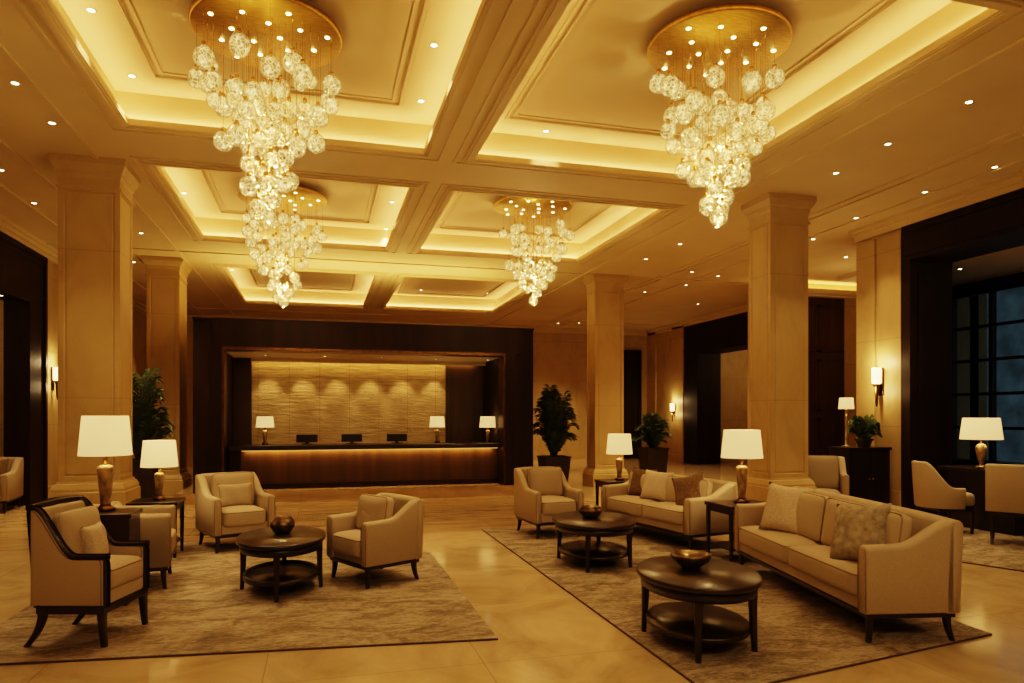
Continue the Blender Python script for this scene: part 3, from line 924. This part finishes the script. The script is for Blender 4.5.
# ------------------------------------------------------------------ tables
def oval_table(name, label, loc, rz, a, b, h, legs, shelf='plate'):
    r = thing(name, label, 'table', loc, rz)
    MB().lathe([(0.02, h - .035), (.985, h - .035), (1, h - .028), (1, h - .008), (.985, h), (.02, h)], 56, a, b).build('tabletop', M['wood_flat'], r)
    MB().lathe([(.90, h - .095), (.93, h - .095), (.93, h - .033), (.90, h - .033)], 56, a, b, cap=False).build('apron', M['wood'], r)
    for (ang) in legs:
        x, y = .86 * a * math.cos(ang), .86 * b * math.sin(ang)
        q = MB(); taper_leg(q, x, y, h - .04, .052, .03, .012 * math.cos(ang), .012 * math.sin(ang)); q.build('leg', M['wood'], r)
    if shelf == 'plate':
        MB().lathe([(.02, .105), (.83, .105), (.845, .115), (.845, .125), (.83, .135), (.02, .135)], 48, a, b).build('shelf', M['wood_flat'], r)
    else:
        MB().lathe([(.80, .105), (.85, .105), (.85, .145), (.80, .145), (.80, .105)], 48, a, b, cap=False).build('shelf_rim', M['wood'], r)
        MB().lathe([(.02, .10), (.80, .10), (.80, .115), (.02, .115)], 48, a, b).build('shelf', M['wood_flat'], r)
    return r
D90 = PI / 2
tl = oval_table('coffee_table', 'round dark wood coffee table with ringed lower shelf, among the three beige armchairs', (-.30, 5.98, .0145), math.radians(0), .345, .50, .43, [-D90 - .05, D90, PI - .1, -.1], 'ring')
tm = oval_table('coffee_table', 'dark oval coffee table farther back on the long rug, in front of the armchair', (2.52, 6.24, .0145), math.radians(-12), .395, .52, .42, [-1.95, -.55, 1.2, 2.65])
tn = oval_table('coffee_table', 'large dark oval coffee table nearest the viewer on the long rug', (2.27, 3.91, .0145), math.radians(-12), .365, .475, .435, [-1.95, -.55, 1.2, 2.65])

def bowl(label, loc, prof, mat):
    m = MB(); m.lathe(prof, 32)
    o = m.build('decorative_bowl', mat); o.location = loc
    return tag(o, label, 'bowl')
bowl('rounded bronze bowl on the round coffee table', local(tl, .0, .10, .43), [(.02, 0), (.055, 0), (.075, .02), (.098, .06), (.098, .085), (.082, .118), (.062, .132), (.066, .140), (.055, .138), (.045, .12), (.02, .115)], M['glint'])
bowl('small bronze bowl on the farther oval coffee table', local(tm, -.02, .05, .42), [(.02, 0), (.06, 0), (.085, .02), (.112, .06), (.11, .085), (.09, .10), (.095, .108), (.08, .104), (.06, .07), (.02, .06)], M['glint'])
bowl('wide shallow bronze bowl on the nearest oval coffee table', local(tn, -.02, .06, .435), [(.02, 0), (.055, 0), (.06, .01), (.11, .05), (.128, .082), (.124, .095), (.112, .095), (.09, .06), (.05, .03), (.02, .025)], M['glint'])

def side_table(label, loc, w, d, h, rz=0, solid=False, lower=True):
    r = thing('side_table', label, 'table', loc, rz)
    MB().box(-w / 2, w / 2, -d / 2, d / 2, h - .035, h).build('tabletop', M['wood'], r, bevel=.005)
    if solid:
        MB().box(-w / 2 + .015, w / 2 - .015, -d / 2 + .015, d / 2 - .015, .05, h - .035).build('cabinet_body', M['wood'], r, bevel=.004)
        MB().box(-w / 2 + .03, w / 2 - .03, -d / 2 + .03, d / 2 - .03, 0, .05).build('base', M['wood'], r)
    else:
        MB().box(-w / 2 + .02, w / 2 - .02, -d / 2 + .02, d / 2 - .02, h - .085, h - .035).build('apron', M['wood'], r)
        for sx in (-1, 1):
            for sy in (-1, 1):
                q = MB(); taper_leg(q, sx * (w / 2 - .03), sy * (d / 2 - .03), h - .035, .04, .028); q.build('leg', M['wood'], r)
        if lower: MB().box(-w / 2 + .03, w / 2 - .03, -d / 2 + .03, d / 2 - .03, .12, .14).build('shelf', M['wood'], r)
    return r
st1 = side_table('dark box shaped lamp table between the wood framed armchair and the taupe armchair', (-1.62, 5.88, .0145), .56, .36, .68, 0, True)
st2 = side_table('slim dark side table with a lamp, left of the armchair behind the coffee table', (-1.58, 7.72, .0145), .46, .44, .55)
st3 = side_table('dark side table with a lamp between the two sofas', (3.98, 6.02, .0145), .54, .46, .545)
st4 = side_table('dark side table with a lamp at the far end of the farther sofa', (3.72, 8.40, .0145), .46, .44, .56)

# desk by the window
dk = thing('writing_desk', 'dark desk carrying a lamp, in front of the tall dark window', 'desk', (8.15, 6.75, .0145))
MB().box(-.42, 1.1, -.55, .55, .71, .75).build('desktop', M['wood'], dk, bevel=.005)
MB().box(-.36, -.06, -.45, .45, .0, .71).build('pedestal', M['wood'], dk, bevel=.004)
MB().box(.7, 1.05, -.45, .45, 0, .71).build('pedestal', M['wood'], dk, bevel=.004)
MB().box(-.06, .7, .38, .42, .2, .71).build('modesty_panel', M['wood'], dk)
# cabinet by pilaster
cb = thing('cabinet', 'dark wood cabinet beside the right pilaster, carrying a lamp and a plant', 'cabinet', (7.40, 8.30, 0))
MB().box(-.34, .34, -.2, .2, .06, .93).build('cabinet_body', M['wood'], cb, bevel=.004)
MB().box(-.36, .36, -.22, .22, .93, .965).build('cabinet_top', M['wood'], cb, bevel=.004)
MB().box(-.32, .32, -.18, .18, 0, .06).build('base', M['wood'], cb)
for sx in (-1, 1):
    dd = MB().box(sx * .17 - .155, sx * .17 + .155, -.215, -.2, .10, .9).build('door', M['wood'], cb, bevel=.004)
    MB().lathe([(.01, 0), (.012, .0), (.012, .02), (.01, .02)], 10, c=(sx * .03, -.225, .52)).build('handle', M['brass'], dd)

# ------------------------------------------------------------------ lamps
def table_lamp(label, loc, h, sw, sh, style='taper', watts=9, group=None):
    r = thing('table_lamp', label, 'lamp', loc, 0, group)
    bh = h - sh
    if style == 'taper':
        pr = [(.062, 0), (.07, .004), (.07, .022), (.05, .03), (.036, .045), (.034, .06), (.04, bh * .3), (.052, bh * .62), (.058, bh * .76), (.054, bh * .80), (.03, bh * .83)]
    elif style == 'urn':
        pr = [(.06, 0), (.075, .004), (.075, .018), (.035, .03), (.028, .05), (.045, bh * .3), (.072, bh * .6), (.075, bh * .72), (.05, bh * .82), (.03, bh * .85)]
    else:
        pr = [(.06, 0), (.065, .004), (.06, .02), (.014, .03), (.012, bh * .5), (.014, bh * .8), (.014, bh * .85)]
    k = h / .72 if style != 'stick' else 1
    pr = [(a * max(.75, k), b) for a, b in pr]
    MB().lathe(pr[4:] if style == 'taper' else pr, 28).build('lamp_base', M['lampbase'], r)
    if style == 'taper': MB().lathe(pr[:5], 28).build('foot', M['bronze'], r)
    zt = pr[-1][1]
    MB().lathe([(.012, zt), (.012, bh + .05)], 10).build('neck', M['brass'], r)
    m = MB(); z0, z1 = bh, h
    m.lathe([(sw / 2, z0), (sw * .43, z1), (sw * .43 - .004, z1), (sw / 2 - .004, z0), (sw / 2, z0)], 40, cap=False)
    m.build('lamp_shade', M['shade'], r)
    MB().lathe([(.004, bh + .05), (.02, bh + .07), (.03, bh + .11), (.02, bh + .14), (.004, bh + .15)], 14).build('bulb', M['bulb'], r)
    q = point((loc[0], loc[1], loc[2] + bh + sh * .55), watts, .05)
    return r
table_lamp('tall table lamp with pale drum shade on the box shaped table, nearest on the left', local(st1, .05, .06, .68), .72, .365, .30, 'taper', 14)
table_lamp('table lamp on the slim side table left of the armchair behind the coffee table', local(st2, .02, .02, .55), .60, .345, .265, 'taper', 10)
table_lamp('table lamp with pale shade on the table between the two sofas', local(st3, .02, .02, .545), .715, .40, .275, 'taper', 14)
table_lamp('table lamp at the far end of the farther sofa, in front of the distant column', local(st4, .03, .0, .56), .60, .34, .26, 'taper', 10)
table_lamp('wide shaded table lamp on the desk in front of the dark window', local(dk, -.28, .05, .75), .62, .46, .265, 'urn', 12)
table_lamp('slender table lamp with small shade on the dark cabinet', local(cb, -.22, .0, .965), .70, .21, .16, 'stick', 6)
table_lamp('small table lamp standing alone at one end of the reception counter', (-.92, 12.85, TOPZ), .49, .31, .19, 'taper', 5)
table_lamp('small table lamp on the reception counter beside the last monitor', (2.09, 12.85, TOPZ), .49, .29, .20, 'taper', 5)
table_lamp('small table lamp at the very end of the reception counter nearest the armchair', (3.05, 12.85, TOPZ), .49, .32, .21, 'taper', 5)

# sconces
def sconce(label, loc, rz):
    r = thing('wall_sconce', label, 'sconce', loc, rz)
    MB().box(-.05, .05, -.02, 0, -.18, .22).build('back_plate', M['bronze'], r, bevel=.004)
    MB().lathe([(.03, -.02), (.062, .0), (.066, .2), (.06, .22), (.03, .22)], 24, c=(0, -.085, 0)).build('glass_shade', M['sconce'], r)
    MB().lathe([(.01, -.34), (.018, -.30), (.022, -.18), (.034, -.06), (.055, -.02), (.03, -.01)], 18, c=(0, -.085, 0)).build('stem', M['bronze'], r)
    c, s = math.cos(rz), math.sin(rz)
    point((loc[0] + s * .20, loc[1] - c * .20, loc[2] + .30), 9, .008)
    point((loc[0] + s * .20, loc[1] - c * .20, loc[2] - .12), 6, .008)
    return r
sconce('lit wall sconce with tapered bronze stem on the right pilaster', (XR - .03, 8.35, 1.88), -D90)
sconce('small lit wall sconce on the distant right wall, above the far sofa', (XF - .05, 19.3, 1.55), -D90)
sconce('lit wall sconce on the left wall, half hidden by the nearest left column', (XL, 13.65, 2.02), D90)

# ------------------------------------------------------------------ plants
def palm(name, label, loc, pot, fr, height, spread, nleaf, seed, leaflet=.2):
    rnd = random.Random(seed)
    r = thing(name, label, 'plant', loc)
    pw0, pw1, ph = pot
    rings = []
    for (k, z) in ((pw0, 0), (pw1, ph - .03), (pw1 + .012, ph - .03), (pw1 + .012, ph), (pw1 - .02, ph), (pw1 - .025, ph - .04)):
        rings.append([(-k, -k, z), (k, -k, z), (k, k, z), (-k, k, z)])
    MB().loft(rings, False, False).add([(-pw0, -pw0, 0), (pw0, -pw0, 0), (pw0, pw0, 0), (-pw0, pw0, 0)], [(0, 1, 2, 3)]).build('planter', M['pot'], r)
    MB().box(-pw1 + .02, pw1 - .02, -pw1 + .02, pw1 - .02, ph - .06, ph - .035).build('soil', M['soil'], r)
    L, T = MB(), MB()
    for f in range(fr):
        az = 2 * PI * f / fr * 2.4 + rnd.uniform(-.3, .3)
        up = rnd.uniform(.15, 1.0)
        hh = height * (.22 + .78 * up) * rnd.uniform(.9, 1.04)
        sp = spread * (1.2 - .75 * up) * rnd.uniform(.8, 1.15)
        pts = []
        n = 12
        for k in range(n + 1):
            t = k / n
            rr = .05 + sp * t ** 1.35
            z = ph - .05 + hh * (math.sin(t * PI * .55) / math.sin(PI * .55)) - .28 * sp * t ** 4
            pts.append(Vector((rr * math.cos(az), rr * math.sin(az), z)))
        T.tube(pts, [.009 * (1 - .8 * k / n) for k in range(n + 1)], 5)
        for k in range(int(nleaf)):
            t = .12 + .88 * k / nleaf
            i = min(n - 1, int(t * n)); ff = t * n - i
            p = pts[i].lerp(pts[i + 1], ff); d = (pts[i + 1] - pts[i]).normalized()
            sd = d.cross(Vector((0, 0, 1)))
            if sd.length < .05: sd = Vector((-math.sin(az), math.cos(az), 0))
            sd.normalize()
            ll = leaflet * (math.sin(PI * (.15 + .82 * (t - .12) / .88))) * rnd.uniform(.85, 1.15) + .03
            for s in (-1, 1):
                out = (sd * s * .75 + d * .75 + Vector((0, 0, rnd.uniform(-.15, .2)))).normalized()
                w = d * .011 + Vector((0, 0, .004))
                mid = p + out * ll * .5 + Vector((0, 0, .01))
                tip = p + out * ll - Vector((0, 0, ll * .28))
                L.add([p - w * .4, p + w * .4, mid + w, tip, mid - w], [(0, 1, 2, 4), (4, 2, 3)], False)
    L.build('fronds', M['leaf'], r)
    T.build('stalks', M['stem'], r)
    return r
palm('potted_palm', 'tall potted palm beside the reception surround, left of the distant column', (4.62, 13.6, 0), (.22, .27, .58), 44, 1.55, .44, 28, 3, .24)
palm('potted_palm', 'smaller rounded potted palm in the far corner, right of the distant column', (7.48, 14.85, 0), (.22, .26, .66), 44, .85, .40, 24, 5, .20)
palm('potted_palm', 'potted palm on the left, half hidden behind the nearest left column', (-2.62, 11.7, 0), (.20, .23, .75), 30, 1.42, .38, 26, 8, .26)
palm('potted_plant', 'small leafy plant in a dark pot on the cabinet', local(cb, .10, .02, .965), (.055, .075, .12), 34, .38, .17, 16, 11, .085)

# ------------------------------------------------------------------ chandeliers
def ico(sub, r):
    bm = bmesh.new(); bmesh.ops.create_icosphere(bm, subdivisions=sub, radius=r)
    me = bpy.data.meshes.new('globe'); bm.to_mesh(me); bm.free()
    for p in me.polygons: p.use_smooth = True
    me.materials.append(M['globe']); return me
GL = [ico(3, .077), ico(3, .067), ico(3, .054)]
def unit_cord():
    m = MB(); m.lathe([(.0019, 0), (.0019, 1)], 6, cap=False)
    o = m.build('cord', M['brass']); me = o.data; bpy.data.objects.remove(o); return me
CORD = unit_cord()
def cap_mesh():
    m = MB(); m.lathe([(.004, .03), (.016, .026), (.018, 0), (.012, -.006)], 12)
    o = m.build('cap', M['brass']); me = o.data; bpy.data.objects.remove(o); return me
CAP = cap_mesh()
def lens_mesh():
    m = MB(); m.lathe([(.001, -.004), (.016, -.004), (.02, 0)], 12, cap=False)
    o = m.build('canopy_lamp', M['spark']); me = o.data; bpy.data.objects.remove(o); return me
LENS = lens_mesh()
def chandelier(label, cx, cy, zc, zbot, R, count, seed, power):
    rnd = random.Random(seed)
    r = thing('chandelier', label, 'chandelier', (cx, cy, zc))
    MB().lathe([(.02, .0), (R - .012, .0), (R, .01), (R, .045), (R - .01, .05), (.02, .05)], 64).build('canopy', M['gold'], r)
    MB().lathe([(R * .5, .05), (R * .5, H + HP - zc)], 32, cap=False).build('ceiling_mount', M['gold'], r)
    depth = zc - zbot
    for k in range(15):
        a = k * 2.399; q = R * .86 * math.sqrt((k + .5) / 15)
        o = bpy.data.objects.new('canopy_lamp', LENS); link(o, r); o.location = (q * math.cos(a), q * math.sin(a), -.002)
    placed = []
    tries = 0
    while len(placed) < count and tries < 40000:
        tries += 1
        f = rnd.random() ** 1.05
        z = -(.32 + f * (depth - .40))
        rad = R * (1.0 - .88 * f ** 1.4) * .97
        a = rnd.uniform(0, 2 * PI); q = rad * rnd.random() ** .42
        p = Vector((q * math.cos(a), q * math.sin(a), z))
        md = .135 if tries < 9000 else (.122 if tries < 20000 else .105)
        if all((p - s).length > md for s in placed): placed.append(p)
    placed.append(Vector((.01, 0, -depth + .06)))
    for i, p in enumerate(placed):
        rr = rnd.choice([0, 0, 1, 1, 2]); rad = (.077, .067, .054)[rr]
        g = bpy.data.objects.new('globe', GL[rr]); link(g, r); g.location = p
        g.rotation_euler = (rnd.uniform(0, 6), rnd.uniform(0, 6), rnd.uniform(0, 6)) if False else (0, 0, rnd.uniform(0, 6))
        g.scale = (1, 1, rnd.uniform(1.0, 1.14))
        c = bpy.data.objects.new('cord', CORD); link(c, g); c.location = (0, 0, rad * .98); c.scale = (1, 1, (-p.z - rad) / g.scale.z)
        k = bpy.data.objects.new('cap', CAP); link(k, g); k.location = (0, 0, rad * .98)
    for dz, f in ((.80, .22), (1.0, .2), (1.2, .2), (1.35, .2), (1.52, .18)):
        point((cx, cy, zc - dz), power * f, .015)
    return r
ZC = 4.44
chandelier('gold disc chandelier of glass globes, nearest on the left and longest', -.40, 5.90, ZC, 2.95, .575, 76, 1, 62)
chandelier('gold disc chandelier of glass globes, nearest on the right above the column', 3.17, 5.13, ZC, 3.0, .575, 60, 2, 62)
chandelier('smaller looking glass globe chandelier in the distance, partly behind the nearest left one', -.50, 10.34, ZC, 2.95, .60, 62, 3, 62)
chandelier('smaller looking glass globe chandelier in the distance, right of the central ceiling beam', 3.0, 9.78, ZC, 3.02, .575, 56, 4, 62)

# ------------------------------------------------------------------ downlights
def dl_meshes():
    m = MB(); m.lathe([(.025, .0), (.037, -.005), (.039, 0), (.039, .004)], 18, cap=False)
    a = m.build('trim_ring', M['outlet']); am = a.data; bpy.data.objects.remove(a)
    m = MB(); m.lathe([(.001, -.001), (.027, -.001), (.027, .003)], 16, cap=False)
    b = m.build('lens', M['down']); bme = b.data; bpy.data.objects.remove(b)
    return am, bme
RING, LNS = dl_meshes()
proto = None
def downlight(p, label, group):
    global proto
    if proto is None:
        proto = thing('ceiling_downlight', label, 'downlight', p)
        link(bpy.data.objects.new('trim_ring', RING), proto); link(bpy.data.objects.new('lens', LNS), proto)
        o = proto
    else:
        o = copy_tree(proto)
    o.location = p; o['label'] = label; o['group'] = group
    return o
zones = {
 'R': ('small round downlight in the flat ceiling of the right aisle', 'right aisle downlights', H,
       [(969, 102), (888, 144), (836, 173), (995, 167), (925, 192), (856, 218), (813, 239), (846, 257), (680, 244), (717, 227), (646, 259), (692, 272), (718, 276), (686, 285), (645, 292), (698, 304), (558, 323), (579, 323)]),
 'L': ('small round downlight in the flat ceiling of the left aisle', 'left aisle downlights', H, [(15, 83), (52, 123), (34, 203), (1, 170), (141, 233), (139, 306), (134, 262)]),
 'c1': ('small round downlight inside the nearest left ceiling coffer', 'nearest left coffer downlights', H + HP, [(91, 10), (132, 76), (434, 45), (421, 101)]),
 'c2': ('small round downlight inside the middle left ceiling coffer', 'middle left coffer downlights', H + HP, [(184, 193), (199, 221), (392, 202), (386, 229)]),
 'c3': ('small round downlight inside the farthest left ceiling coffer', 'farthest left coffer downlights', H + HP, [(232, 270), (236, 288), (351, 270), (347, 290)]),
 'r1': ('small round downlight inside the nearest right ceiling coffer', 'nearest right coffer downlights', H + HP, [(553, 30), (546, 131), (936, 22), (861, 69), (812, 106)]),
 'r2': ('small round downlight inside the middle right ceiling coffer', 'middle right coffer downlights', H + HP, [(455, 200), (624, 222)]),
 'r3': ('small round downlight inside the farthest right ceiling coffer', 'farthest right coffer downlights', H + HP, [(435, 275), (421, 290), (487, 293), (495, 281)]),
}
for key, (lab, grp, z, pts) in zones.items():
    for (u, v) in pts:
        x, y, zz = at(u, v, z)
        downlight((x, y, z - .002), lab, grp)
        if key in ('R', 'L'):
            spot((x, y, z - .012), 85 if y < 10 else 180, 76, .03)
        elif key in ('c1', 'c2', 'r1', 'r2', 'c3', 'r3'):
            spot((x, y, z - .012), 75, 66, .03)
x, y, z = at(960, 269, 3.72); downlight((x, y, 3.718), 'small round downlight in the lower ceiling beside the dark window', 'window bay downlights')
spot((x, y, 3.68), 25, 80)
for k in range(5):
    downlight((-.92 + k * 1.0, 12.95, OT - .002), 'small round downlight in the recess ceiling above the reception counter', 'reception downlights')
downlight((-4.58, 12.05, 3.198), 'small round downlight under the dark lintel of the left opening', 'left opening downlights')
spot((-5.4, 11.2, 3.38), 40, 90); point((-6.5, 11.5, 3.0), 30, .03)
# added spots with no fixture, over the seating and to brighten the far end
for (x, y, e) in ((.5, 3.2, 80), (-.3, 7.95, 90), (2.9, 7.95, 90), (1.34, 9.8, 80), (1.34, 6.0, 80), (3.3, 3.6, 90), (-2.3, 5.2, 60), (-2.6, 11.6, 150), (4.75, 11.3, 150), (4.3, 15.5, 200), (8.2, 16.5, 200), (-3.7, 12.2, 120), (4.5, 19.9, 150), (7.2, 19.9, 150), (-3.6, 19, 150)):
    spot((x, y, H - .012), e, 66, .03)
# annex lamps, then fill light behind the camera
point((9.6, 5.5, 3.6), 12, .03); point((12.6, 16.2, 3.2), 40, .03); point((9.6, 10.9, 3.2), 16, .03)
area((1.4, -1.0, 4.1), (.35, 0, 0), 6, 1.5, 190, col=WARM2)  # unseen fill light added behind the camera to brighten surfaces facing it

# outside dusk
ext = MB().box(30, 30.5, -20, 40, -1, 9).build('neighbouring_building', M['facade']); tag(ext, 'dim blue grey building outside the dark window', 'building')

wd = bpy.data.worlds.new('world'); S.world = wd; wd.use_nodes = True
bg = wd.node_tree.nodes['Background']
bg.inputs['Color'].default_value = (.42, .53, .58, 1); bg.inputs['Strength'].default_value = .5

S.view_settings.view_transform = 'Filmic'
S.view_settings.look = 'High Contrast'
S.view_settings.exposure = 0.08
S.cycles.max_bounces = 6; S.cycles.diffuse_bounces = 4; S.cycles.glossy_bounces = 3; S.cycles.transparent_max_bounces = 24
S.cycles.sample_clamp_indirect = 4; S.cycles.use_denoising = True; S.cycles.caustics_reflective = False; S.cycles.caustics_refractive = False
